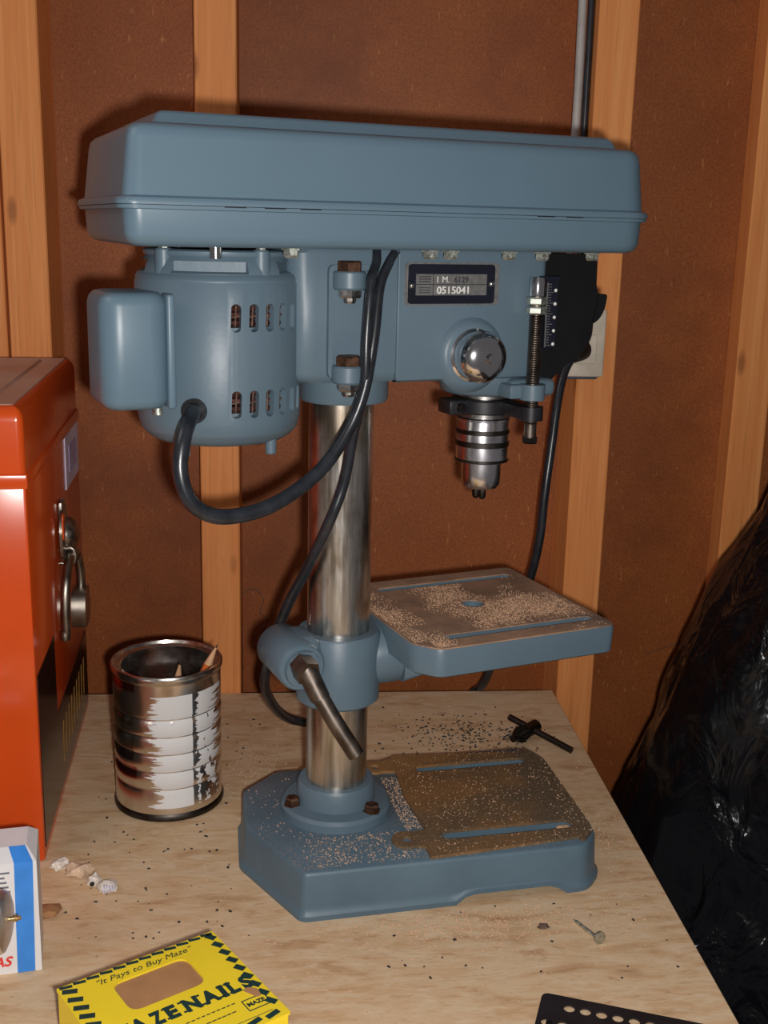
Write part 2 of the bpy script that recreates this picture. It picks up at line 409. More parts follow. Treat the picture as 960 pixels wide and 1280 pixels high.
# ================================================================== the setting
b = MB(); b.box((-1100, 1186, -880), (1100, 1192, 1400)); wall = struct(b.build('wall_back', 'hardboard', None, 0))
YF = 1122
def stud(x0, w=38, yf=YF):
    b = MB(); b.box((x0, yf, -880), (x0 + w, 1186, 1400), 1.2, 1); return b.build('stud', 'pine', wall, 0)
for x0 in (-900, -668, -303, -262.5, -87, 282, 850): stud(x0)
stud(456, 38, 1155)
for nm, pts_ in (('wall_crack', [(-49.6, 1186, 86), (-37, 1186, 91), (-27, 1186, 80), (-31, 1186, 65), (-23, 1186, 56), (-28, 1186, 42)]),
                 ('wall_crack', [(395, 1186, 14), (434, 1186, 28), (474, 1186, 40), (520, 1186, 52)])):
    b = MB(); b.tube([(p[0], 1186, p[2]) for p in pts_], 0.5, 5, 4); b.build(nm, 'bark', wall)
b = MB(); b.box((-1100, -400, -900), (1100, 1192, -880)); struct(b.build('floor', 'concrete', None, 0))

# workbench
wb = thing('workbench', 'wooden workbench topped with a sheet of pale strand board', 'workbench', (0, 0, 0))
b = MB(); b.box((-800, 300, -18), (276.5, 1120, 0), 0.8, 1); b.build('bench_top', 'osb', wb, 0)
for y in (1060, 330):
    b = MB(); b.box((-780, y, -107), (262, y + 38, -18)); b.build('rail', 'pine_bench', wb, 0)
for x, y in ((-780, 1022), (224, 1022), (-780, 368), (224, 368)):
    b = MB(); b.box((x, y, -880), (x + 38, y + 38, -18)); b.build('leg', 'pine', wb, 0)

# outlet, white cable
ob = thing('outlet_box', 'white outlet box on the stud right behind the drill press head', 'outlet', (0, 0, 0))
b = MB(); b.box((262, 1100, 330), (298, 1122, 395), 3); b.build('back_box', 'outlet_box', ob)
b = MB(); b.box((259, 1094, 333), (301, 1100, 398), 3); b.build('cover_plate', 'outlet_white', ob)
b = MB(); b.box((266, 1092.5, 346), (292, 1094, 374), 0.5, 1); b.build('socket', 'outlet_white', ob)
b = MB(); b.tube([(268, 1112, 394), (269, 1122, 430), (270, 1140, 500), (271, 1142, 600), (270, 1142, 700), (270, 1142, 850), (270, 1142, 1300)], 4.2, 10, 5)
tag(b.build('wall_cable', 'cable_grey'), 'pale grey electric cable running up the side of the right stud', 'cable')
b = MB(); b.tube([(278, 1114, 394), (279, 1120, 430), (278.4, 1138, 500), (278.4, 1140, 600), (278, 1140, 850), (278, 1140, 1300)], 3.4, 10, 5)
tag(b.build('wall_cable', 'cord_rubber'), 'black cable running up between the pale cable and the right stud', 'cable')

# ================================================================== the drill press
CX, CY = 36.5, 811.2
dp = thing('drill_press', 'blue-grey benchtop drill press with a long pulley cover', 'drill press', (CX * K, CY * K, 0), R(20))
# ---- base, turned 11.5 degrees against the head
RB = Matrix.Rotation(R(-11.5), 4, 'Z')
out = [(-39, -90), (169, -90), (184, -73), (189, 48), (177, 75), (62, 75), (52, 68), (-37, 68), (-67, 40), (-72, -16)]
out = densify(rounded(out, [3, 7, 7, 8, 8, 4, 4, 4, 4, 4]), 7)
slots = [slot(73, -61, 163, -61, 12.5), slot(80, 46, 165, 46, 11)]
b = MB(); prof = [(0, 4.2), (3.6, 4.2), (6, 2.2), (10, 1.4), (32, 0), (34.2, -0.8), (35, -2.0)]
def lift(p, z):
    if z < 12:
        for (cx, w) in ((112, 36),):
            if p[1] < -70 or p[1] > 60:
                t = max(0.0, min(1.0, (w + 5 - abs(p[0] - cx)) / 8)); return z + 7.5 * t * (1 - z / 12)
        if -50 < p[0] < -40 and False: return z
    return z
loops = []
for z, d in prof:
    lp = offset(out, d); loops.append([(q[0], q[1], lift(p, z)) for p, q in zip(out, lp)])
rings = b.loft(loops, False)
es = [b.b.edges.get((rings[-1][i], rings[-1][(i + 1) % len(out)])) for i in range(len(out))]
hr = []
for h in slots:
    vs = [b.v((p[0], p[1], 35)) for p in h]; lo = [b.v((p[0], p[1], 18)) for p in h]
    es += [b.b.edges.new((vs[i], vs[(i + 1) % len(vs)])) for i in range(len(vs))]
    for i in range(len(vs)):
        j = (i + 1) % len(vs); b.b.faces.new((vs[i], vs[j], lo[j], lo[i]))
    b.b.faces.new(lo)
bmesh.ops.triangle_fill(b.b, use_beauty=True, use_dissolve=False, edges=es)
b.xf(RB); base = b.build('base', 'enamel_dusted', dp)
# machined work surface with slots and two bolt ears
def ear(cx, cy, r, a0, a1, n=9): return [(cx + r * math.cos(R(a0 + (a1 - a0) * k / n)), cy + r * math.sin(R(a0 + (a1 - a0) * k / n))) for k in range(n + 1)]
ws = [(52, -88)] + rounded([(167, -88), (182, -72), (187, 47), (176, 73)], [8, 8, 8, 10]) + [(64, 73), (54, 66)]
ws += ear(43, 56, 10, 60, 300) + [(58, 46), (58, 40), (55, 0), (58, -45), (58, -50)] + ear(41, -61, 11, 60, 300) + [(52, -74)]
big = [slot(73, -61, 163, -61, 12.5), slot(80, 46, 165, 46, 11)]
sq = [(158, -68), (170, -68), (170, -56), (158, -56)]
b = MB(); b.plate(ws, big + [circ(41, -61, 4.2), circ(43, 56, 4.2)], 34.9, 37.4); b.xf(RB)
b.build('work_surface', 'oily_brown', base, 20, label='brown oily machined face with two slots')
# blob of sawdust stuck in the end of the near slot
b = MB(); b.box((157, -64, 30), (168, -58, 35.5), 2); b.xf(RB); b.build('sawdust_plug', 'sawdust', base)
# flange, collar, bolts
b = MB(); b.lathe([(42, 34.5), (42, 41), (40, 43.5), (30, 44.5), (29.5, 58), (28, 60.5), (23.5, 60.5)], n=56)
fg = b.build('column_flange', 'enamel', dp)
for a in (-62, 178, 58):
    b = MB(); x, y = 34.8 * math.cos(R(a)), 34.8 * math.sin(R(a))
    b.lathe([(7, 43.2), (7, 44.4), (5.6, 44.5), (5.6, 48.4), (4.6, 49.4)], (x, y, 0), n=6); b.build('flange_bolt', 'rusty_bolt', fg, 20)
b = MB(); b.lathe([(23, 40), (23, 380)], n=64); b.build('column', 'column_steel', dp)
# ---- table bracket
b = MB(); b.lathe([(29, 126), (31.2, 128), (31.2, 178), (29.5, 180.4), (23.4, 180.4)], n=56)
b.box((-52, -26, 150), (-20, 14, 184), 10, 4)
b.lathe([(16, -34), (17.5, -32), (17.5, 14), (16, 16)], (-41, 0, 167), 'y', 32)
br = b.build('table_bracket', 'enamel', dp)
b = MB(); b.lathe([(13, -38), (13.5, -36), (13.5, -33)], (-41, 0, 167), 'y', 32); b.build('clamp_boss', 'enamel', br)
b = MB(); b.cyl(9.5, (-43, -36, 171), (-41.5, -48, 168), hexa=True)
b.cyl(7.8, (-42, -42, 171), (-34, -52, 150), 10, 7)
lv = b.build('clamp_lever', 'lever_steel', dp)
b = MB(); b.tube([(-34, -52, 151), (-26, -60, 134), (-14, -70, 112)], 6.0, 14, 4); b.build('lever_rod', 'lever_steel', lv)
b = MB(); b.lathe([(22, 20), (23.5, 22), (23.5, 44), (22, 45.5), (20.5, 45.5), (21.8, 47), (21.8, 62)], (0, 0, 157), 'x', 40)
b.build('tilt_pivot', 'enamel', br)
# ---- table
tb_ = rounded([(44, -80), (192, -80), (192, 80), (44, 80), (30, 62), (30, -62)], [6, 8, 8, 8, 6, 6])
tsl = [slot(62, -59, 178, -59, 9.5), slot(62, 58, 176, 58, 9)]
b = MB(); prof = [(163, -3), (164.5, -1), (183, 0), (184.6, -0.8)]
rings = b.loft([[(q[0], q[1], z) for q in offset(tb_, d)] for z, d in prof], False, capfirst=True)
n = len(tb_); es = [b.b.edges.get((rings[-1][i], rings[-1][(i + 1) % n])) for i in range(n)]
for h in tsl + [circ(114, 2, 9, 24)]:
    vs = [b.v((p[0], p[1], 184.6)) for p in h]; lo = [b.v((p[0], p[1], 170)) for p in h]; k = len(h)
    es += [b.b.edges.new((vs[i], vs[(i + 1) % k])) for i in range(k)]
    for i in range(k): b.b.faces.new((vs[i], vs[(i + 1) % k], lo[(i + 1) % k], lo[i]))
    b.b.faces.new(lo)
bmesh.ops.triangle_fill(b.b, use_beauty=True, use_dissolve=False, edges=es)
tbl = b.build('table', 'enamel', dp)
b = MB(); b.plate(offset(tb_, -1.0), tsl + [circ(114, 2, 9, 24)], 184.5, 185.6); b.build('work_surface', 'sawdusty_grey', tbl, 20, label='square table face dusted with sawdust')
# arm between pivot and table
def sect(x, y, zc, h): return [(x, q[0], q[1]) for q in rounded([(-y, zc - h), (y, zc - h), (y, zc + h), (-y, zc + h)], 6)]
b = MB(); b.loft([sect(46, 20, 157, 20), sect(56, 22, 160, 20), sect(72, 40, 166, 14), sect(92, 60, 168, 6)]); b.build('table_arm', 'enamel', tbl)
# ---- head casting
b = MB()
b.lathe([(30, 350.5), (31.4, 352.5), (31.4, 376)], (1.5, 0, 0), n=48)
b.loft([[(q[0], q[1], z) for q in rounded([(-52 + i, -37 + i), (24, -38 + i), (24, 38 - i), (-52 + i, 37 - i)], [18, 1, 1, 18], 6)] for z, i in ((367, 5), (370, 2), (374, 0), (452, 0), (455, 2))])
hd = b.build('head_casting', 'enamel', dp)
b = MB()
hp = rounded([(23, -40), (138, -40), (142, -30), (142, 30), (138, 40), (23, 40)], [1, 5, 3, 3, 5, 1], 4)
b.loft([[(q[0], q[1], z) for q in offset(hp, d)] for z, d in ((366.5, -4), (368, -1), (371, 0), (452, 0), (455.5, -2))])
b.lathe([(28, 352), (31, 354), (35, 366), (36, 378)], (113, 0, 0), n=40)       # boss around the quill
b.cyl(9, (126, -49, 352.5), (126, -49, 363.5), 28); b.box((108, -49, 353), (134.5, -20, 363.2), 2, 2); b.box((112, -44, 353), (150, -14, 366), 5, 3)
b.lathe([(20, -45), (23, -44), (27, -38)], (80, 0, 384.5), 'y', 40)            # boss of the spring housing
b.build('front_casting', 'enamel', hd)
# clamp panel with two bosses and bolts
b = MB(); fr = [(q[0], q[1]) for q in rounded([(-27, 371), (5, 371), (5, 445), (-27, 445)], 5)]
inn = [(q[0], q[1]) for q in rounded([(-24, 375), (2, 375), (2, 441.5), (-24, 441.5)], 4)]
b.plate(fr, [inn], 0, 4.0); b.xf(Matrix(((1, 0, 0, 0), (0, 0, 1, -0.041), (0, 1, 0, 0), (0, 0, 0, 1))))
b.build('panel_rim', 'enamel', hd)
for zc, zt in ((435, 441), (374, 380)):
    b = MB(); b.lathe([(9.5, zc - 6), (11, zc - 4.5), (11, zt - 1), (10, zt)], (-14, -44, 0), n=28)
    bs = b.build('clamp_lug', 'enamel', hd)
    b = MB(); b.lathe([(7, zc - 11), (8, zc - 9.5), (8, zc - 6)], (-14, -45, 0), n=6, a0=0.3); b.lathe([(3.6, zc - 14.5), (4.2, zc - 13), (4.2, zc - 6)], (-14, -45, 0), n=16)
    b.build('clamp_nut', 'steel', hd, 20)
    b = MB(); b.lathe([(8.4, zt), (8.4, zt + 5.5), (7.5, zt + 6.5)], (-14, -44, 0), n=6); b.build('clamp_bolt_head', 'rusty_bolt', hd, 20)
# name plate
NY = -40.0
np_ = thing_parent = MB(); np_.loft([[(x, y_, z) for x, z, _ in [(q[0], q[1], 0) for q in rounded([(27.5, 418.5), (99.5, 418.5), (99.5, 447), (27.5, 447)], 3)]] for y_ in (NY, NY - 0.9)])
pl = np_.build('name_plate', 'plate_silver', hd, label='black and silver rating plate')
b = MB(); b.loft([[(x, y_, z) for x, z in rounded([(29.5, 419.5), (96, 419.5), (96, 445.8), (29.5, 445.8)], 3)] for y_ in (NY - 0.8, NY - 1.2)]); b.build('black_border', 'navy_print', pl)
b = MB(); b.loft([[(x, y_, z) for x, z in ((35.5, 425.2), (89.5, 425.2), (89.5, 439.3), (35.5, 439.3))] for y_ in (NY - 1.1, NY - 1.5)]); b.build('silver_field', 'plate_silver', pl)
b = MB(); b.box((35.5, NY - 1.7, 432.2), (89.5, NY - 1.4, 432.7)); b.box((48, NY - 1.7, 425.2), (48.5, NY - 1.4, 439.3))
for i in range(3):
    b.box((37.5, NY - 1.7, 434 + i * 1.6), (46.5, NY - 1.4, 434.7 + i * 1.6)); b.box((37.5, NY - 1.7, 426.8 + i * 1.6), (46, NY - 1.4, 427.3 + i * 1.6))
b.build('printed_lines', 'dark_ink', pl, 0)
FX = lambda x, z, y=NY - 1.6: frame((x, y, z), (1, 0, 0), (0, 0, 1))
text('1 M.', 'lettering', 6.0, 0.1, 'white_ink', pl, FX(50, 433.7))
text('6129', 'lettering', 5.6, 0.1, 'dark_ink', pl, FX(64, 433.8), offs=0.12)
text('0515041', 'lettering', 6.6, 0.1, 'white_ink', pl, FX(51, 426.4), offs=0.12, xs=1.12)
for x, z in ((32.3, 431.8), (93.2, 433)):
    b = MB(); b.lathe([(0.3, -3.0), (1.6, -2.5), (2.4, -1.2), (2.4, -0.9)], (x, NY, z), 'y', 16); b.build('rivet', 'chrome', pl)
# chrome return spring cap
b = MB(); b.lathe([(0.5, -70), (2.6, -69.6), (3.2, -68.2), (3.6, -67.4), (9, -66.4), (13.5, -64.5), (16, -62), (17, -59.5), (17.6, -58), (17, -57.4), (17, -46), (18.4, -45), (18.4, -42)], (80, 0, 384.5), 'y', 48)
b.build('spring_cap', 'chrome', hd)
# quill, stop collar, chuck
b = MB(); b.lathe([(20, 349), (20, 354)], (115, 0, 0), n=40); b.lathe([(17, 331), (17, 350)], (115, 0, 0), n=40); q_ = b.build('quill', 'steel', hd)
b = MB(); b.lathe([(23.5, 337.5), (24.5, 338.5), (24.5, 347), (23.5, 348)], (115, 0, 0), n=40)
b.box((79, -14, 337.5), (100, 6, 348.5), 2); b.cyl(8.5, (126, -49, 337.8), (126, -49, 347.5), 24); b.box((117, -49, 338), (133, -12, 347.3), 2)
b.build('stop_collar', 'black_enamel', hd)
b = MB(); b.cyl(3.4, (88, -17, 343), (88, -13.5, 343), 12); b.build('stop_screw', 'dark_steel', hd)
ck = MB(); ck.lathe([(8, 326), (8, 340)], (115, 0, 0), n=32)
ck.lathe([(15, 299), (19.2, 300), (20, 301), (20, 330), (19.4, 332.5), (18.6, 333), (8, 332)], (115, 0, 0), n=56)
cko = ck.build('chuck', 'chuck_metal', dp)
for z0, z1 in ((300.4, 302.6), (312, 316.2), (321.5, 325)):
    b = MB(); b.lathe([(20, z0), (20.25, z0 + .3), (20.25, z1 - .3), (20, z1)], (115, 0, 0), n=56); b.build('dark_ring', 'dark_steel', cko)
b = MB(); b.lathe([(19.6, 331), (20.6, 331.4), (20.6, 333), (19.6, 333.6)], (115, 0, 0), n=56); b.build('top_rim', 'chuck_metal', cko)
b = MB(); b.lathe([(9, 278.6), (13, 279.8), (15, 283), (15.4, 290), (15.4, 299.5)], (115, 0, 0), n=48); b.build('chuck_nose', 'chuck_metal', cko)
for a in (30, 150, 270):
    b = MB(); x, y = 3.2 * math.cos(R(a)), 3.2 * math.sin(R(a)); b.lathe([(1.6, 270.5), (3.0, 272.5), (3.0, 279.5)], (115 + x, y, 0), n=8); b.build('jaw', 'dark_steel', cko)
# depth stop rod, nuts, scale
RX, RY = 126, -49
b = MB(); b.lathe([(4.4, 325), (4.4, 425)], (RX, RY, 0), n=20)
for i in range(52): b.lathe([(4.3, 335 + i * 1.6), (4.95, 335.8 + i * 1.6), (4.3, 336.6 + i * 1.6)], (RX, RY, 0), n=16, cap=False)
rod = b.build('depth_stop_rod', 'lever_steel', hd)
b = MB(); b.lathe([(5.6, 425), (5.8, 426), (5.8, 436.5), (5.2, 438)], (RX, RY, 0), n=28); b.build('rod_cap', 'chrome', rod)
for z in (412.6, 419): 
    b = MB(); b.lathe([(6.6, z), (7.4, z + 1), (7.4, z + 4.2), (6.6, z + 5.4)], (RX, RY, 0), n=6, a0=0.35); b.build('stop_nut', 'galvanised', rod, 20)
b = MB(); b.lathe([(5, 321), (6, 322), (6, 325.5)], (RX, RY, 0), n=6); b.build('rod_end_nut', 'dark_steel', rod, 20)
b = MB(); b.box((136, -44.5, 388), (146, -41, 438), 0.4, 1); b.box((130, -45, 434.5), (147, -43.8, 438.5), 0.3, 1)
sc = b.build('depth_scale', 'navy_print', hd)
b = MB(); b.box((136.4, -45.0, 389), (137.2, -44.5, 434))
for i in range(24): b.box((138, -44.9, 390 + i * 1.85), (140 if i % 4 else 142, -44.5, 390.5 + i * 1.85))
b.build('scale_marks', 'plate_silver', sc, 0)
for i in range(5):
    b = MB(); b.lathe([(0.2, -45.6), (1.2, -45), (1.2, -44.4)], (143.6, 0, 391 + i * 9.4), 'y', 10); b.build('scale_rivet', 'white_ink', sc)
# black front housing with switch paddle
pf = [(142, 454), (190, 453), (190.5, 431), (193, 424), (190, 408), (189.5, 393), (181, 380), (169, 374), (155, 362), (142, 360)]
b = MB(); cp = rounded(pf, [0, 3, 2, 3, 2, 5, 5, 5, 4, 0], 3)
b.loft([[(c_[0] - (i_ if c_[0] > 150 else 0), y_, c_[1]) for c_ in cp] for y_, i_ in ((-29, 2.5), (-27, 0.5), (-24, 0), (27, 0), (30, 1.5))]); fh = b.build('front_housing', 'black_plastic', dp)
b = MB(); pd = rounded([(186, 404), (190, 403), (196, 407), (200, 415), (201, 424.5), (197, 425), (186, 425)], [0, 2, 5, 5, 2, 1, 0], 3)
b.loft([[(c_[0], y_, c_[1]) for c_ in pd] for y_ in (-26, -6)]); b.build('switch_paddle', 'black_plastic', fh)
# ---- pulley cover
def cov(z, ins, x0=-168, x1=192, y=88):
    lp = rrect(x0, -y, x1, y, 24, z, 7, ins); ri = max(10 - ins * 0.3, 2)
    lp[-16:] = [(x0 + ins + ri + ri * math.cos(t), (y - ins - ri if k < 8 else -y + ins + ri) + ri * math.sin(t), z) for k, t in enumerate([R(90 + 90 * q / 7) for q in range(8)] + [R(180 + 90 * q / 7) for q in range(8)])]
    return [(p[0] + (0.055 * (p[1] + y) if p[0] < 0 else 0), p[1], p[2]) for p in lp]
b = MB(); b.loft([cov(455.5, 9), cov(456, 6), cov(458, 2.4), cov(462, 0.6), cov(476, 0), cov(476.4, -3.5), cov(478.4, -3.8)])
tray = b.build('pulley_tray', 'enamel_smooth', dp)
b = MB(); b.loft([cov(478.7, -4.4), cov(480.6, -4.6), cov(482.4, -3.6), cov(483.6, -0.4), cov(485, 0), cov(515, 3.5), cov(519.5, 4.6), cov(522.2, 7.4), cov(523.2, 11), cov(523.6, 19), cov(524.4, 20.2), cov(529, 23.5), cov(531, 26), cov(531.6, 30)])
lid = b.build('pulley_cover', 'enamel_smooth', dp)
for x in (-112, -88, -66, 96, 118):
    b = MB(); b.box((x, -92.2, 477.9), (x + 13, -91.2, 479.1)); b.build('vent_gap', 'navy_print', lid, 0)
for x, y in ((36, -60), (52, -58), (94, -62), (120, -62), (170, -48), (-60, -60)):
    b = MB(); b.lathe([(4, 449.5), (5, 451), (5, 454), (6.5, 454.2), (6.5, 456)], (x, y, 0), n=6); b.build('tray_bolt', 'galvanised', tray, 20)
# ---- motor
MX, MR = -89.0, 54.0
b = MB(); b.lathe([(36, 328.5), (43, 330), (48, 333), (51.5, 337), (52.2, 338), (53.4, 343), (MR, 346), (MR, 432.5), (53.3, 433.4), (53.3, 434.4), (MR - .4, 435), (52, 438), (48, 440)], (MX, 0, 0), n=96)
mo = b.build('motor_shell', 'enamel', dp)
cut = MB(); va = [265, 277.5, 290, 302, 314, 326, 240 - 360 + 360 - 70]
va = [265, 277.5, 290, 302, 314, 326]
for a in va:
    for z0, z1 in ((403.5, 421), (349.5, 367)):
        d = Vector((math.cos(R(a)), math.sin(R(a)), 0)); t_ = Vector((-d.y, d.x, 0))
        prof2 = [(t_ * (3.4 * math.cos(R(k))) + Vector((0, 0, (z1 - 3.4 if math.sin(R(k)) > -1e-6 else z0 + 3.4) + 3.4 * math.sin(R(k))))) for k in range(0, 180, 30)] + \
                [(t_ * (3.4 * math.cos(R(k))) + Vector((0, 0, z0 + 3.4 + 3.4 * math.sin(R(k))))) for k in range(180, 360, 30)]
        cut.loft([[Vector((MX, 0, 0)) + d * rr + p for p in prof2] for rr in (46, 60)])
bmesh.ops.recalc_face_normals(cut.b, faces=cut.b.faces)
boolean(mo, cut)
for a in va:
    for z0, z1 in ((407, 420), (353, 366)):
        d = Vector((math.cos(R(a)), math.sin(R(a)), 0)); t_ = Vector((-d.y, d.x, 0)); c0 = Vector((MX, 0, 0)) + d * 47.5
        b = MB(); zm = (z0 + z1) / 2
        for zz in (-5, 0, 5): b.cyl(2.6, c0 - t_ * 3 + Vector((0, 0, zm + zz)), c0 + t_ * 3 + Vector((0, 0, zm + zz)), 8)
        w = b.build('copper_winding', 'copper', mo)
        b = MB(); c1 = c0 + d * 3.2; b.cyl(0.6, c1 + Vector((0, 0, z0)), c1 + t_ * 0.7 + Vector((0, 0, z1)), 6); b.cyl(0.5, c1 - t_ * 3 + Vector((0, 0, zm - 1)), c1 + t_ * 3 + Vector((0, 0, zm)), 6)
        b.build('winding_tie', 'bark', mo)
b = MB(); b.lathe([(52, 436), (51, 441), (48.6, 446), (46.5, 448.4), (47.5, 449.2), (48, 450), (48, 452), (46.5, 453), (30, 453), (29, 451.5), (12, 451.5)], (MX, 0, 0), n=72)
eb = b.build('motor_end_bell', 'enamel', dp)
cut2 = MB()
for a0, a1 in ((-58, -4), (-142, -85), (125, 190), (35, 95)):
    L1 = []
    for rr in (46.8, 60):
        arc = [R(a0 + (a1 - a0) * k / 8) for k in range(9)]
        L1.append([(MX + rr * math.cos(t), rr * math.sin(t), 438.6) for t in arc] + [(MX + rr * math.cos(t), rr * math.sin(t), 446.2) for t in arc[::-1]])
    cut2.loft(L1)
boolean(eb, cut2)
for a in (18, 110, 207, 289):
    x, y = MX + 46 * math.cos(R(a)), 46 * math.sin(R(a))
    b = MB(); b.lathe([(6, 437), (5.6, 452.5), (4.6, 453.6)], (x, y, 0), n=20)
    d = Vector((math.cos(R(a)), math.sin(R(a)), 0)); b.cyl(5.6, Vector((x, y, 436)), Vector((x, y, 451)) - d * 8, 16)
    b.build('bell_boss', 'enamel', eb)
    b = MB(); b.lathe([(3.2, 453), (3.2, 455), (2.4, 455.8)], (x, y, 0), n=6); b.build('bell_screw', 'galvanised', eb, 20)
    b = MB(); b.lathe([(2.6, 322), (3.6, 323), (3.8, 333)], (MX + 43 * math.cos(R(a + 15)), 43 * math.sin(R(a + 15)), 0), n=12); b.build('bell_screw', 'enamel', mo)
b = MB(); b.lathe([(4, 450), (4, 457)], (MX, 0, 0), n=24); b.build('motor_shaft', 'chrome', dp)
b = MB(); b.lathe([(4, 448), (4, 458)], (MX - 15, -46, 0), n=24); b.build('tension_pin', 'chrome', dp)
b = MB(); r0 = lambda z, i: rrect(-176, -53, -134, 4, 13, z, 7, i)
b.loft([r0(356.5, 8), r0(357.2, 4.5), r0(359.5, 1.6), r0(363, 0), r0(420, 0), r0(424.5, 1.4), r0(427, 4.2), r0(427.8, 8)])
cb = b.build('capacitor_box', 'enamel_smooth', dp)
b = MB(); b.box((-137, -54.2, 357.5), (-132, -40, 427), 1.5, 3); b.build('box_flange', 'enamel_smooth', cb)
b = MB(); b.cyl(3, (-140, -38, 352), (-140, -38, 358), 12); b.build('box_screw', 'galvanised', cb)
# motor mount behind
b = MB(); b.box((-60, 28, 372), (-30, 46, 440), 4, 3); b.cyl(8, (-60, 25, 425), (20, 25, 425)); b.cyl(8, (-60, 25, 385), (20, 25, 385)); b.box((-46, -24, 374), (-36, 40, 436), 3)
b.build('motor_mount', 'enamel', dp)
# cords
gr = MB(); a = R(237); gx, gy = MX + MR * math.cos(a), MR * math.sin(a)
gr.cyl(8, (gx, gy, 354.5), (gx + 3.5 * math.cos(a), gy + 3.5 * math.sin(a), 354.5), 24); gr.cyl(6, (gx, gy, 354.5), (gx + 8 * math.cos(a), gy + 8 * math.sin(a), 354), 20)
gr.build('cord_grommet', 'black_enamel', mo)
b = MB(); b.tube([(gx, gy, 354.4), (gx - 4, gy - 9, 354), (-132, -70, 344), (-136.5, -76, 323), (-130, -78, 303), (-111, -78, 293), (-78, -75, 297), (-44, -67, 314), (-22, -62, 338), (-10, -61, 364), (-2, -58, 400), (4, -52, 431), (12, -48, 446), (18, -44, 453)][::-1], 4.9, 16, 8, 2.7, 0.55)
b.build('motor_cord', 'cord_rubber', dp)
def w2l(x, y, z):
    a = R(20); dx, dy = x - CX, y - CY
    return (dx * math.cos(a) + dy * math.sin(a), -dx * math.sin(a) + dy * math.cos(a), z)
b = MB(); b.tube([(6, -42, 454), (3, -48, 446), (-4, -56, 434), (-8.6, -61, 400), (-9, -60, 369), (-11, -48, 335), (-15, -42, 300), (-24, -38, 272), (-30, -12, 232), (-31, 20, 199), (-34, 42, 165), (-34.3, 60, 135), (-26.7, 90, 103.4), (-8, 120, 70.6), (11, 140, 49), (29, 150, 38), (54, 160, 27), (82, 182, 14),
    w2l(62, 1058, 6), w2l(72, 1092, 5), w2l(82, 1117, 5), w2l(90, 1129, -8), w2l(112, 1137, -40), w2l(165, 1136, -36), w2l(194, 1130, -6), w2l(202, 1110, 14),
    w2l(212, 1080, 70), w2l(228, 1050, 135), w2l(234.5, 1037, 184), w2l(237, 1036, 230), w2l(242, 1042, 274), w2l(248, 1052, 317), w2l(255, 1062, 342), w2l(264, 1070, 356)], 4.2, 14, 7, 2.8, 0.3)
pc = b.build('power_cord', 'cord_rubber', dp)
b = MB(); b.cyl(7, w2l(264, 1070, 356), w2l(276, 1091.5, 360), 20, 11); b.build('plug', 'black_plastic', pc)

# ================================================================== tin can with pencils
CANX, CANY = -99.5, 900.5
can = thing('tin_can', 'shiny tin can with torn white paper label, holding pencils', 'tin can', (CANX * K, CANY * K, 0), math.atan2(-CANY, -CANX) - pi)
h = 123.0; pr = [(43.2, 0.5), (45, 0.8), (45.2, 3.2), (43.8, 4.6)]
zz = [5.5, 26.5]
pts = [(43.6, 5.5)]
for zc in (27, 42, 57, 72, 87):
    pts += [(43.6, zc - 3.2), (42.9, zc - 1.6), (42.5, zc), (42.9, zc + 1.6), (43.6, zc + 3.2)]
pts += [(43.6, 116)]
b = MB(); b.lathe(pts, n=96, uv=(4, 118)); cb_ = b.build('can_wall', 'tin', can, 30)
b = MB(); b.lathe([(20, 1.4), (43, 1.2), (43.2, 0), (45, 0.2), (45.2, 3.4), (43.7, 5.6)], n=72, cap=False); b.build('bottom_rim', 'dark_steel', can)
b = MB(); b.lathe([(43.6, 115.8), (44.8, 118), (45.2, 119.2), (45.2, 122), (44.4, 123.2), (43.2, 122.9), (42.4, 120.6), (38.4, 119.4), (37.4, 120.4), (36.8, 120), (36.9, 117.5), (41.8, 115), (42.6, 104), (42.0, 102), (42.6, 100), (42.6, 3), (0.5, 3)], n=96, cap=False); b.build('rim_and_lining', 'tin_plain', can)
def pencil(tip, foot, mat, label):
    o = thing('pencil', label, 'pencil', (foot[0] * K, foot[1] * K, foot[2] * K), 0, None)
    tip = Vector(tip) - Vector(foot); d = tip.normalized(); L = tip.length
    b = MB(); b.cyl(3.7, d * 0, d * (L - 19), hexa=True); b.build('barrel', mat, o, 20)
    b = MB(); b.cyl(3.6, d * (L - 19), d * (L - 3.5), 12, 0.9); b.build('sharpened_wood', 'pencil_wood', o)
    b = MB(); b.cyl(0.9, d * (L - 3.5), d * L, 8, 0.15); b.build('lead', 'graphite', o)
pencil((-57.5, 896, 137), (-118, 884, 8), 'pencil_orange', 'orange pencil leaning on the right rim of the can')
pencil((-89, 905, 119), (-104, 922, 8), 'pencil_pink', 'shorter pinkish pencil standing deep inside the tin can')

# ================================================================== red toolbox
P0 = (-181.7, 799.3)
tbx = thing('toolbox', 'glossy red metal toolbox with a dusty lid at the left edge', 'toolbox', (P0[0] * K, P0[1] * K, 0), R(3.25))
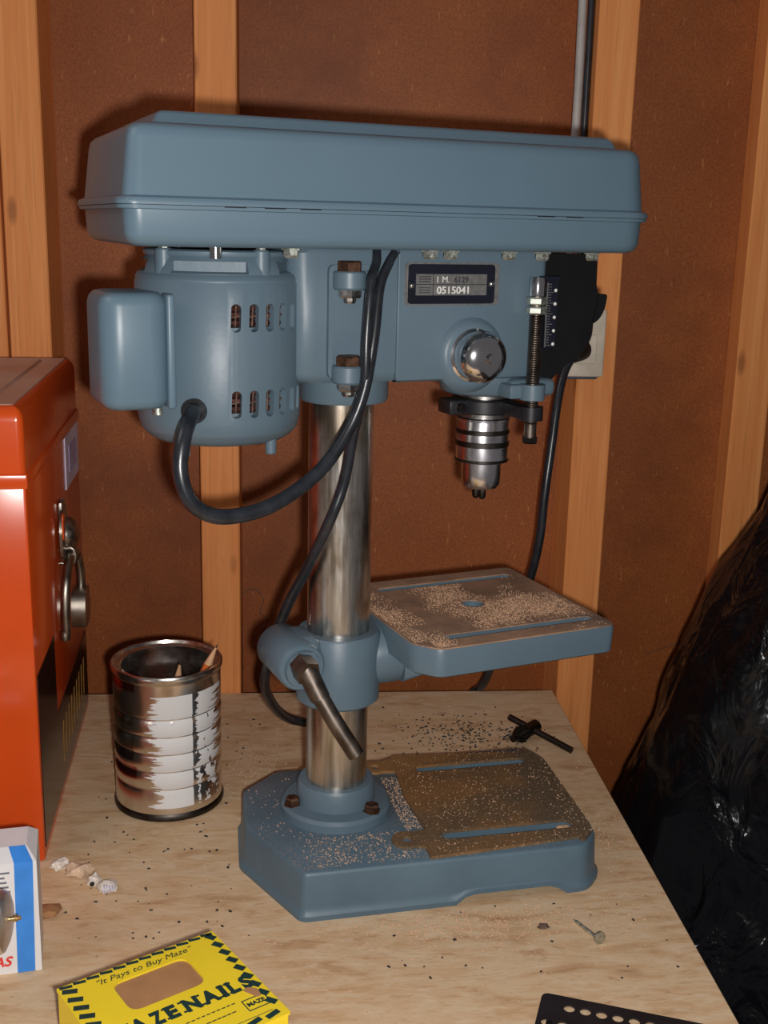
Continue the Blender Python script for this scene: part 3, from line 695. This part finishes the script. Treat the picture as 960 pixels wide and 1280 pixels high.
# local: x to the right out of the box, y away along its long face
b = MB(); b.box((-250, 0, 0), (0, 294, 289), 2.5, 2); b.build('body', 'toolbox_red', tbx)
b = MB(); b.box((-251.5, -1.5, 287), (1.5, 295.5, 298), 1.6, 2); b.build('lid_rim', 'toolbox_red', tbx)
b = MB(); b.loft([rrect(-250, 0, 0, 294, 5, z, 4, i) for z, i in ((296, 0), (334, 0), (338.5, 0.6), (342, 2.5), (344.2, 5.5), (345, 9))])
ld = b.build('lid', 'toolbox_red', tbx)
b = MB(); b.loft([rrect(-243, 6, -7, 288, 4, z, 4, i) for z, i in ((344.8, 0), (345.5, 0.7))]); lt = b.build('lid_top', 'dusty_red', ld, label='lid top dulled by dust')
b = MB(); b.loft([rrect(-225, 30, -24, 270, 10, z, 4, i) for z, i in ((345.4, 0), (347.4, 2))]); b.build('raised_panel', 'dusty_red', lt)
b = MB(); b.box((0, 200, 241), (0.6, 289, 287), 0); st = b.build('sticker', 'sticker_blue', tbx, 0, label='pale blue sticker under the lid rim')
b = MB(); b.box((0.5, 222, 252), (0.9, 268, 276), 0); b.build('sticker_print', 'sticker_print', st, 0)
b = MB(); b.box((0, 4, 10), (0.6, 90, 147)); b.box((0, 90, 10), (0.6, 290, 80)); dc = b.build('decal', 'decal_black', tbx, 0, label='black decal with yellow lettering, stepped in outline')
TF = lambda y, z: frame((0.8, y, z), (0, 1, 0), (0, 0, 1))
b = MB()
for i in range(9):
    y = 112 + i * 18
    b.loft([[(x, y + p, z) for p, z in ((0, 28), (4, 28), (9, 62), (5, 62))] for x in (0.5, 0.9)])
    if i % 2: b.loft([[(x, y + p, z) for p, z in ((2, 43), (12, 43), (12.5, 47), (2.5, 47))] for x in (0.5, 0.9)])
b.build('yellow_lettering', 'decal_yellow', dc, 0)
# latch plate, staple
b = MB()
b.loft([[(x, q[0], q[1]) for q in rounded([(132, 196), (166, 196), (170, 222), (160, 239), (138, 239), (128, 222)], 8)] for x in (2.5, 4.8)])
b.box((0, 140, 228), (4.5, 158, 244), 1.5)
b.lathe([(15, 4), (14.5, 8), (11, 12), (5, 14.5), (0.5, 15)], (0, 160, 212), 'x', 32)
lp = b.build('latch_plate', 'padlock_steel', tbx)
b = MB(); b.loft([[(x, q[0], q[1]) for q in rounded([(130, 214), (140, 214), (140, 236), (130, 236)], 4)] for x in (4.8, 6)]); b.build('red_tab', 'toolbox_red', lp)
b = MB(); b.tube([(0, 149, 201), (9, 149, 203), (12, 149, 196), (9, 149, 189), (0, 149, 190)], 2.0, 10, 6); b.build('staple', 'padlock_steel', tbx)
# padlock, hanging open
rot = R(3.25)
def T2W(x, y, z): return ((P0[0] + x * math.cos(rot) - y * math.sin(rot)), (P0[1] + x * math.sin(rot) + y * math.cos(rot)), z)
po = T2W(8.5, 149, 141)
pk = thing('padlock', 'worn steel padlock hanging open on the red toolbox latch', 'padlock', (po[0] * K, po[1] * K, po[2] * K), rot)
b = MB(); b.loft([[(x, q[0], q[1]) for q in rounded([(16, -16), (50, -16), (53, 2), (46, 17), (20, 17), (13, 2)], 8, 6)] for x in (-4, -3, 7, 8)]); b.build('padlock_body', 'padlock_steel', pk)
b = MB(); b.tube([(2, 40, 14), (2, 39, 30), (1, 32, 47), (0, 12, 56), (-1, -8, 52), (-2, -22, 38), (-3, -27, 16), (-3, -27, -6)], 4.0, 16, 8)
b.lathe([(3, -10), (4.6, -8.6), (4.9, -5), (4.2, -3.4), (4.2, -1)], (-4, -27, 0), n=16)
b.build('shackle', 'padlock_steel', pk)

# ================================================================== yellow nail box
ux = Vector((0.0842, 0.0522)).normalized(); nb_rot = math.atan2(ux.y, ux.x)
nb = thing('nail_box', 'yellow cardboard nail box with a window and dark green lettering', 'box', (-0.1308, 0.5845, 0), nb_rot)
# local: x along back edge, y = -towards the front
b = MB(); b.box((0.6, -91.2, 0), (98.6, -0.6, 44.2), 0.8, 1); bx = b.build('box_body', 'box_yellow', nb, 0)
b = MB(); win = [(p[0], p[1]) for p in rounded([(27, -42.5), (73.5, -42.5), (73.5, -13.8), (27, -13.8)], 7)]
b.plate(rounded([(0, -92), (99.2, -92), (99.2, 0), (0, 0)], 1.2), [win], 44.4, 45.8); tp = b.build('box_top', 'box_yellow', nb, 0)
b = MB(); b.box((22, -47, 44.1), (79, -9, 44.6)); b.build('brown_backing', 'cardboard', nb, 0, label='brown card seen through the window')
b = MB()
def bar(x, y, dx, dy, w, L):
    # slanted stripe starting on an edge
    a = Vector((dx, dy)).normalized(); t = Vector((-a.y, a.x)) * w / 2; p = Vector((x, y)); q = p + a * L
    b.loft([[(v.x, v.y, z) for v in (p - t, q - t, q + t, p + t)] for z in (45.7, 46.0)])
for i in range(12): bar(1.5 + i * 8.1, -1.2, .97, -.2, 2.4, 7.2)
for i in range(10): bar(1.6, -5 - i * 8.4, 1, -0.42, 4.0, 8.5)
for i in range(9): bar(93.6, -2.5 - i * 9, .5, -.86, 4.2, 6.6)
for i in range(8): bar(6 + i * 11.4, -88.8, .97, 0.22, 3.6, 8.6)
b.build('border_stripes', 'box_green', tp, 0)
NF = lambda x, y, rz=0: Matrix.Translation((x * K, y * K, 46.0 * K)) @ Matrix.Rotation(rz, 4, 'Z')
text('"It Pays to Buy Maze"', 'lettering', 6.6, 0.05, 'box_green', tp, NF(19.5, -10.8), shear=0.35, fit=60)
def slab_word(word, x0, x1, y, h_):
    """heavy slab-serif capitals laid side by side"""
    wd = {'M': 1.25, 'A': 1.15, 'Z': 0.9, 'E': 0.8, 'N': 1.1, 'I': 0.38, 'L': 0.75, 'S': 0.8}
    tot = sum(wd[c] for c in word) + 0.22 * (len(word) - 1); k = (x1 - x0) / tot; x = x0
    for c in word:
        w = wd[c] * k; o = text(c, 'lettering', h_ / 0.70, 0.05, 'box_green', tp, Matrix.Identity(4), offs=0.85, fit=w)
        xs_ = [v.co.x for v in o.data.vertices]; o.data.transform(Matrix.Translation((x * K - min(xs_), y * K, 46.0 * K)))
        sb = MB(); t = 1.5
        feet = {'M': [(0, 0), (1, 0), (0, 1), (1, 1)], 'A': [(0, 0), (1, 0)], 'N': [(0, 0), (0, 1), (1, 1)], 'I': [(.5, 0), (.5, 1)], 'L': [(.2, 1), (.2, 0)], 'E': [(.12, 0), (.12, 1)], 'Z': [], 'S': []}[c]
        for fx, fy in feet:
            cx_ = x + fx * w; yy = y + fy * (h_ - t)
            sb.box((cx_ - 2.1, yy, 45.95), (cx_ + 2.1, yy + t, 46.06))
        if feet: sb.build('serif', 'box_green', o, 0)
        else: sb.b.free()
        x += w + 0.22 * k
slab_word('MAZE', 8.5, 48.5, -60, 10.2)
slab_word('NAILS', 52.5, 95, -60, 10.2)
b = MB()
for x_, y_, L_, n_ in ((44, -68.5, 2.2, 11), (47, -75, 2.6, 9)):
    for q in range(n_): b.box((x_ + q * 3.1, y_, 45.9), (x_ + q * 3.1 + L_, y_ + 0.7, 46.05))
b.box((60, -84.6, 45.9), (92, -84.3, 46.05))
b.build('fine_print', 'box_green', tp, 0)
b = MB(); b.plate([(80.5, -79), (95, -79), (95, -69), (80.5, -69)], [[(81.1, -78.4), (94.4, -78.4), (94.4, -69.6), (81.1, -69.6)]], 45.9, 46.1); b.build('logo_frame', 'box_green', tp, 0)
text('MAZE', 'lettering', 4.6, 0.05, 'box_green', tp, NF(82, -75.4), offs=0.2, xs=0.92)
b = MB(); b.plate(rounded([(86, -61), (90, -60), (94, -64), (93, -70), (90.5, -71), (88, -65.5)], 1.2), [], 45.95, 46.2); b.build('torn_spot', 'cardboard', tp, 0)

# ================================================================== white and blue carton at the left edge
wc = thing('white_carton', 'white carton with a blue stripe in front of the red toolbox', 'carton', (-0.1575, 0.668, 0), R(10))
b = MB(); b.loft([[(-72, 0, 0), (0, 0, 0), (0, 40, 0), (-72, 40, 0)], [(-72, 0, 78), (0, 0, 78), (0, 40, 78), (-72, 40, 78)], [(-72, 12, 83), (-6, 12, 83), (-6, 36, 83), (-72, 36, 83)]])
wcb = b.build('carton_body', 'white_card', wc, 0)
b = MB(); b.loft([[(-15, -0.35, 0.2), (-4.2, -0.35, 0.2), (-4.2, 0.2, 0.2), (-15, 0.2, 0.2)], [(-13.5, -0.35, 78), (-2.2, -0.35, 78), (-2.2, 0.2, 78), (-13.5, 0.2, 78)], [(-17, 11.6, 83.3), (-7, 11.6, 83.3), (-7, 12.4, 83), (-17, 12.4, 83)]])
b.build('blue_stripe', 'blue_print', wc, 0)
b = MB()
for i in range(9): b.box((-46, -0.3, 71 - i * 3.3), (-16.5 - (i * 7 % 4), 0.1, 72.2 - i * 3.3))
b.build('printed_text_lines', 'grey_print', wc, 0)
text('GAS', 'lettering', 9.5, 0.1, 'red_print', wc, frame((-36.5, -0.4, 6), (1, 0, 0), (0, 0, 1)), shear=0.3, offs=0.25)
# silver capped tool
gt = thing('capped_tool', 'silver round cap with a thin brass stem at the left edge', 'tool', (-0.163, 0.618, 0), 0)
b = MB(); b.lathe([(67, -160), (67, -90), (40, -80), (12, -66)], (0, 0, 67.5), 'x', 48); b.build('tool_body', 'aluminium', gt)
b = MB(); b.lathe([(11, -68), (13, -30), (17.5, -20), (18.6, -14), (19, -9), (18.6, -5), (17, -2), (13, -0.3), (0.5, 0.6)], (0, 0, 67.5), 'x', 48); b.build('silver_cap', 'aluminium', gt)
b = MB(); b.cyl(1.3, (-1, 0, 69.5), (6.5, 0, 70.2), 16); b.cyl(1.9, (2, 0, 69.8), (4.5, 0, 70.0), 16); b.build('brass_stem', 'brass', gt)

# ================================================================== small things lying on the bench
def lump(b, c, s, seed):
    r = bmesh.ops.create_icosphere(b.b, subdivisions=2, radius=1.0); rnd = random.Random(seed)
    for v in r['verts']:
        k = 1 + 0.62 * noise.noise(v.co * 1.9 + Vector((seed * 3.1, 0, 0)))
        v.co = Vector((c[0] + v.co.x * s[0] * k, c[1] + v.co.y * s[1] * k, max(0.0, c[2] + v.co.z * s[2] * k))) * K
scr = [((-168, 789, 3.2), (8, 4.6, 4), 'paper_scrap', 'small grey paper scrap nearest the red toolbox'),
       ((-154, 779, 4.4), (9.5, 7, 5.4), 'paper_tan', 'largest crumpled tan paper scrap beside the red toolbox'),
       ((-140.5, 765, 4.0), (5.2, 5, 4.6), 'paper_scrap', 'small round scrap with a dark hole beside the crumpled ones'),
       ((-129, 757, 4.0), (7.5, 5.6, 4.6), 'paper_scrap', 'striped blue-white paper scrap farthest from the toolbox')]
for i, (c, s, mt, lb) in enumerate(scr):
    b = MB(); lump(b, c, s, i + 2); o = b.build('paper_scrap', mt, None, 20); tag(o, lb, 'paper scrap', 'paper scraps beside the toolbox')
    if i == 2:
        b = MB(); b.cyl(1.7, (-140.8, 759.4, 4.2), (-140.8, 762, 4.4), 12); b.build('dark_hole', 'rubber_crumbs', o)
    if i == 3:
        b = MB()
        for k in range(5): b.box((-131.5 + k * 1.9, 750.6 + k * .3, 2 + 0.3 * k), (-130.7 + k * 1.9, 754, 8.0 - k * .3))
        b.build('blue_stripe', 'sticker_blue', o, 0)
# chip of tan bark beside the carton
b = MB(); lump(b, (-166, 730, 2.5), (8, 8, 3), 9); tag(b.build('wood_chip', 'cardboard', None, 60), 'flat tan wood chip lying against the white carton', 'wood chip')
b = MB(); lump(b, (176.2, 699, 1.2), (4.2, 2.6, 1.6), 11); tag(b.build('wood_chip', 'bark', None, 60), 'small dark brown chip in front of the drill press base', 'wood chip')
# roofing nail
nl = thing('nail', 'short galvanised flat-head nail lying near the drill press base', 'nail', (0.2107, 0.6795, 0), math.atan2(706.6 - 678.8, 199.5 - 211.0))
b = MB(); b.cyl(1.35, (0, 0, 3.4), (25, 0, 1.6), 12, 1.2); b.cyl(1.2, (25, 0, 1.6), (29.5, 0, 1.3), 12, 0.1); b.build('shank', 'galvanised', nl)
b = MB(); b.cyl(4.6, (-1.0, 0, 4.6), (0.4, 0, 4.5), 24, 4.4); b.build('nail_head', 'galvanised', nl)
# chuck key
kx = thing('chuck_key', 'black chuck key with a toothed head and T handle', 'chuck key', (0.231, 1.007, 0), 0)
b = MB(); b.cyl(3.1, (-18.5, 16, 13), (30, -37.5, 3.3), 16); b.build('handle_bar', 'dark_steel', kx)
b = MB(); q0 = Vector((0, -1, 9)); dd = Vector((-0.74, -0.66, -0.05)).normalized()
b.cyl(6.2, q0 - dd * 7, q0 + dd * 10, 20); b.cyl(4.6, q0 + dd * 10, q0 + dd * 30, 16, 3.4); ks = b.build('key_shank', 'dark_steel', kx)
b = MB(); c0 = q0 + dd * 16; u = dd.orthogonal().normalized(); w = dd.cross(u)
L1 = []; L2 = []
for i in range(48):
    t = 2 * pi * i / 48; r1 = 8.6 if (i // 2) % 2 else 6.4; L1.append(c0 + (u * math.cos(t) + w * math.sin(t)) * r1); L2.append(c0 + dd * 7 + (u * math.cos(t) + w * math.sin(t)) * (r1 - 2.6))
b.loft([L1, L2]); b.build('pinion', 'dark_steel', kx, 25)
# perforated plate
du = Vector((0.936, -0.352)); pr_ = math.atan2(du.y, du.x)
b = MB(); hs = []
for r_, (v0, s0, n_) in enumerate(((10.8, 18.2, 11), (27.5, 6.5, 13), (44, 18.2, 11))):
    for k in range(n_): hs.append(circ(s0 + 9.9 * k, -v0, 3.5, 16))
b.plate(rounded([(0, -75), (140, -75), (140, 0), (0, 0)], 5), hs, 1.0, 2.2)
pp_ = b.build('perforated_plate', 'black_enamel', None, 20); pp_.location = (0.1608, 0.6275, 0); pp_.rotation_euler = (0, 0, pr_)
tag(pp_, 'black perforated metal plate in the lower right corner', 'metal plate')
for x_ in (6, 128):
    b = MB(); b.box((x_, -72, 0), (x_ + 5, -4, 1.1)); b.build('foot_strip', 'black_plastic', pp_)

# ================================================================== black plastic sheet heaped beside the bench
b = MB(); NZ, NA = 260, 300; rows = []
for iz in range(NZ + 1):
    z = -878 + (878 + 640) * iz / NZ; row = []
    zc = max(z, -150)
    lx = 0.330 + 0.40 * zc * 0.001 * 1000 / 1000
    lx = 318 + 0.40 * zc - 14 * math.sin(min(pi, max(0, (zc + 60) / 360 * pi)))
    rx = 1010 - 0.25 * (z + 878) * 0.5; cx = (lx + rx) / 2; hx = (rx - lx) / 2; cy = 925; hy = 165 - 0.02 * (z + 878)
    for ia in range(NA):
        t = 2 * pi * ia / NA
        ct, s_ = math.cos(t), math.sin(t)
        p = Vector((cx + hx * math.copysign(abs(ct) ** 0.85, ct), cy + hy * math.copysign(abs(s_) ** 0.85, s_), z))
        q = Vector((p.x * 0.006, p.y * 0.006, z * 0.0025))
        f = abs(noise.noise(q * 1.3 + Vector((3, 1, 7)))) * 40 + abs(noise.noise(q * 3.4)) * 9 + abs(noise.noise(Vector((q.x * 2.5 + z * 0.004, q.y * 2.5, q.z * 2)) * 1.8)) * 16 + noise.noise(Vector((p.x, p.y, z)) * 0.03) * 1.5
        f += (1 - abs(noise.noise(Vector(((p.x - z * 0.38) * 0.016, p.y * 0.012, z * 0.0015))))) ** 5 * 14
        cr_ = noise.ridged_multi_fractal(Vector((p.x, p.y, z * 0.7)) * 0.011, 0.9, 2.1, 3, 1.0, 2.0) * 1.0
        nrm = Vector((ct, s_ * 1.2, 0)).normalized()
        k = f - 26 + cr_
        if ct < -0.55: k *= 0.45
        p = p + nrm * min(k, 26)
        if z < 12: p.x = max(p.x, 280 + (6 if z > -150 else 4))
        row.append(p)
    rows.append(row)
b.loft(rows, True)
tag(b.build('plastic_sheet', 'black_sheet', None, 60), 'glossy black plastic sheet heaped on the right beside the workbench', 'plastic sheet')

# ================================================================== dust and shavings
def flakes(name, mat, pts, parent=None, smin=0.5, smax=1.4, thin=0.35, seed=1, top=None, **kw):
    rnd = random.Random(seed); b = MB()
    for (x, y, z) in pts:
        s = rnd.uniform(smin, smax); a = rnd.uniform(0, pi); l = s * rnd.uniform(0.8, 2.0)
        ux_, uy_ = math.cos(a), math.sin(a); t = thin * s
        c = [b.v((x + ux_ * l * p - uy_ * s * .5 * q, y + uy_ * l * p + ux_ * s * .5 * q, z + (0 if (p, q) != (0, 0) else 0))) for p, q in ((-.5, -1), (.5, -1), (.5, 1), (-.5, 1))]
        tp_ = b.v((x + rnd.uniform(-.2, .2) * l, y + rnd.uniform(-.2, .2) * s, z + t + 0.3))
        for i in range(4): b.b.faces.new((c[i], c[(i + 1) % 4], tp_))
        b.b.faces.new(c[::-1])
    o = b.build(name, mat, parent, 0, kind='stuff', **kw)
    return o
rnd = random.Random(5)
def rbase(x, y):  # base frame -> drill frame
    a = R(-11.5); return (x * math.cos(a) - y * math.sin(a), x * math.sin(a) + y * math.cos(a))
pts = []
for i in range(1500):
    x, y = rnd.uniform(60, 186), rnd.uniform(-86, 72)
    if noise.noise(Vector((x, y, 0)) * 0.03) + rnd.uniform(-.5, .5) < 0.0: continue
    if (72 < x < 168 and (-68 < y < -54 or 40 < y < 52)) or (y > 60 and x > 176): continue
    X, Y = rbase(x, y); pts.append((X, Y, 37.4))
for i in range(1300):
    x, y = rnd.uniform(44, 57), rnd.uniform(-44, 40)
    if i > 500: x, y = rnd.uniform(-30, 48), rnd.uniform(-84, -44)
    if i > 1000: x, y = rnd.uniform(-64, 20), rnd.uniform(-80, 60)
    if x * x + y * y < 43 ** 2 or x / -75 + 0 > 0.9 or (x < -35 and (y < -40 or y > 40)): continue
    if i > 500 and (abs(x - 41) < 13 and abs(y + 61) < 12): continue
    X, Y = rbase(x, y); pts.append((X, Y, 35.0))
flakes('sawdust', 'sawdust', pts, base, 0.3, 0.85, seed=3)
pts = []
for i in range(30000):
    x, y = rnd.uniform(33, 188), rnd.uniform(-77, 77)
    d = noise.noise(Vector((x, y, 5)) * 0.022) + 0.35 * noise.noise(Vector((x, y, 9)) * 0.07)
    w = 0.55 - abs((y - (-8 + (x - 110) * -0.12))) / 60
    if x < 60: w += 0.4
    if y > 62 or (y < -66): w += 0.12
    if d + w * 0.55 + rnd.uniform(-.45, .45) < 0.22: continue
    if (x - 114) ** 2 + (y - 2) ** 2 < 81 or (60 < x < 180 and (-65 < y < -53 or 53 < y < 63)): continue
    if x < 44 and abs(y) > 62: continue
    pts.append((x, y, 185.6))
flakes('sawdust', 'sawdust', pts, tbl, 0.25, 0.62, seed=4)
pts = [(rnd.uniform(33, 48), rnd.uniform(-14, 12), 180.5 - 0) for i in range(160)]
pts = [(x, y, 157 + math.sqrt(max(0, 23.4 ** 2 - y * y)) - (1.5 if x > 44 else 0)) for x, y, z in pts if abs(y) < 12]
flakes('sawdust', 'sawdust', pts, br, 0.5, 1.5, seed=6)
# on the bench
def inbase(x, y):
    lx, ly, _ = w2l(x, y, 0); a = R(11.5); X = lx * math.cos(a) - ly * math.sin(a); Y = lx * math.sin(a) + ly * math.cos(a)
    return -82 < X < 198 and -100 < Y < 86
def block(x, y):
    return inbase(x, y) or x > 270 or y > 1114 or (x + 99.5) ** 2 + (y - 900.5) ** 2 < 48 ** 2 or (x < -170 and y > 770) or (x < -155 and y < 720)
pts = []
for i in range(2600):
    m_ = rnd.random()
    if m_ < 0.35: x, y = rnd.gauss(120, 60), rnd.gauss(708, 14)
    elif m_ < 0.5: x, y = rnd.gauss(-30, 16), rnd.gauss(930, 60)
    elif m_ < 0.62: x, y = rnd.gauss(235, 18), rnd.gauss(800, 50)
    else: x, y = rnd.uniform(-160, 265), rnd.uniform(560, 1100)
    if not block(x, y) and not (-135 < x < 10 and y < 640) and not (y < 640 and x > 150): pts.append((x, y, 0.05))
o = flakes('sawdust', 'sawdust', pts, None, 0.5, 1.2, seed=8); tag(o, 'pale sawdust sprinkled over the workbench top', 'sawdust')
pts = []
for i in range(330): 
    x, y = rnd.gauss(172, 34), rnd.gauss(1012, 24)
    if not block(x, y) and (x - 229) ** 2 + (y - 1006) ** 2 > 200: pts.append((x, y, 0.1))
for i in range(60): pts.append((rnd.gauss(214, 8), rnd.gauss(1008, 8), 0.1))
for i in range(170):
    x, y = rnd.uniform(-160, -20), rnd.uniform(640, 1080)
    if not block(x, y): pts.append((x, y, 0.1))
for i in range(40):
    x, y = rnd.uniform(60, 262), rnd.uniform(600, 740)
    if not block(x, y) and y > 640: pts.append((x, y, 0.1))
o = flakes('rubber_crumbs', 'rubber_crumbs', pts, None, 0.7, 1.9, 0.5, seed=9); tag(o, 'black crumbs scattered behind and left of the drill press base', 'crumbs')
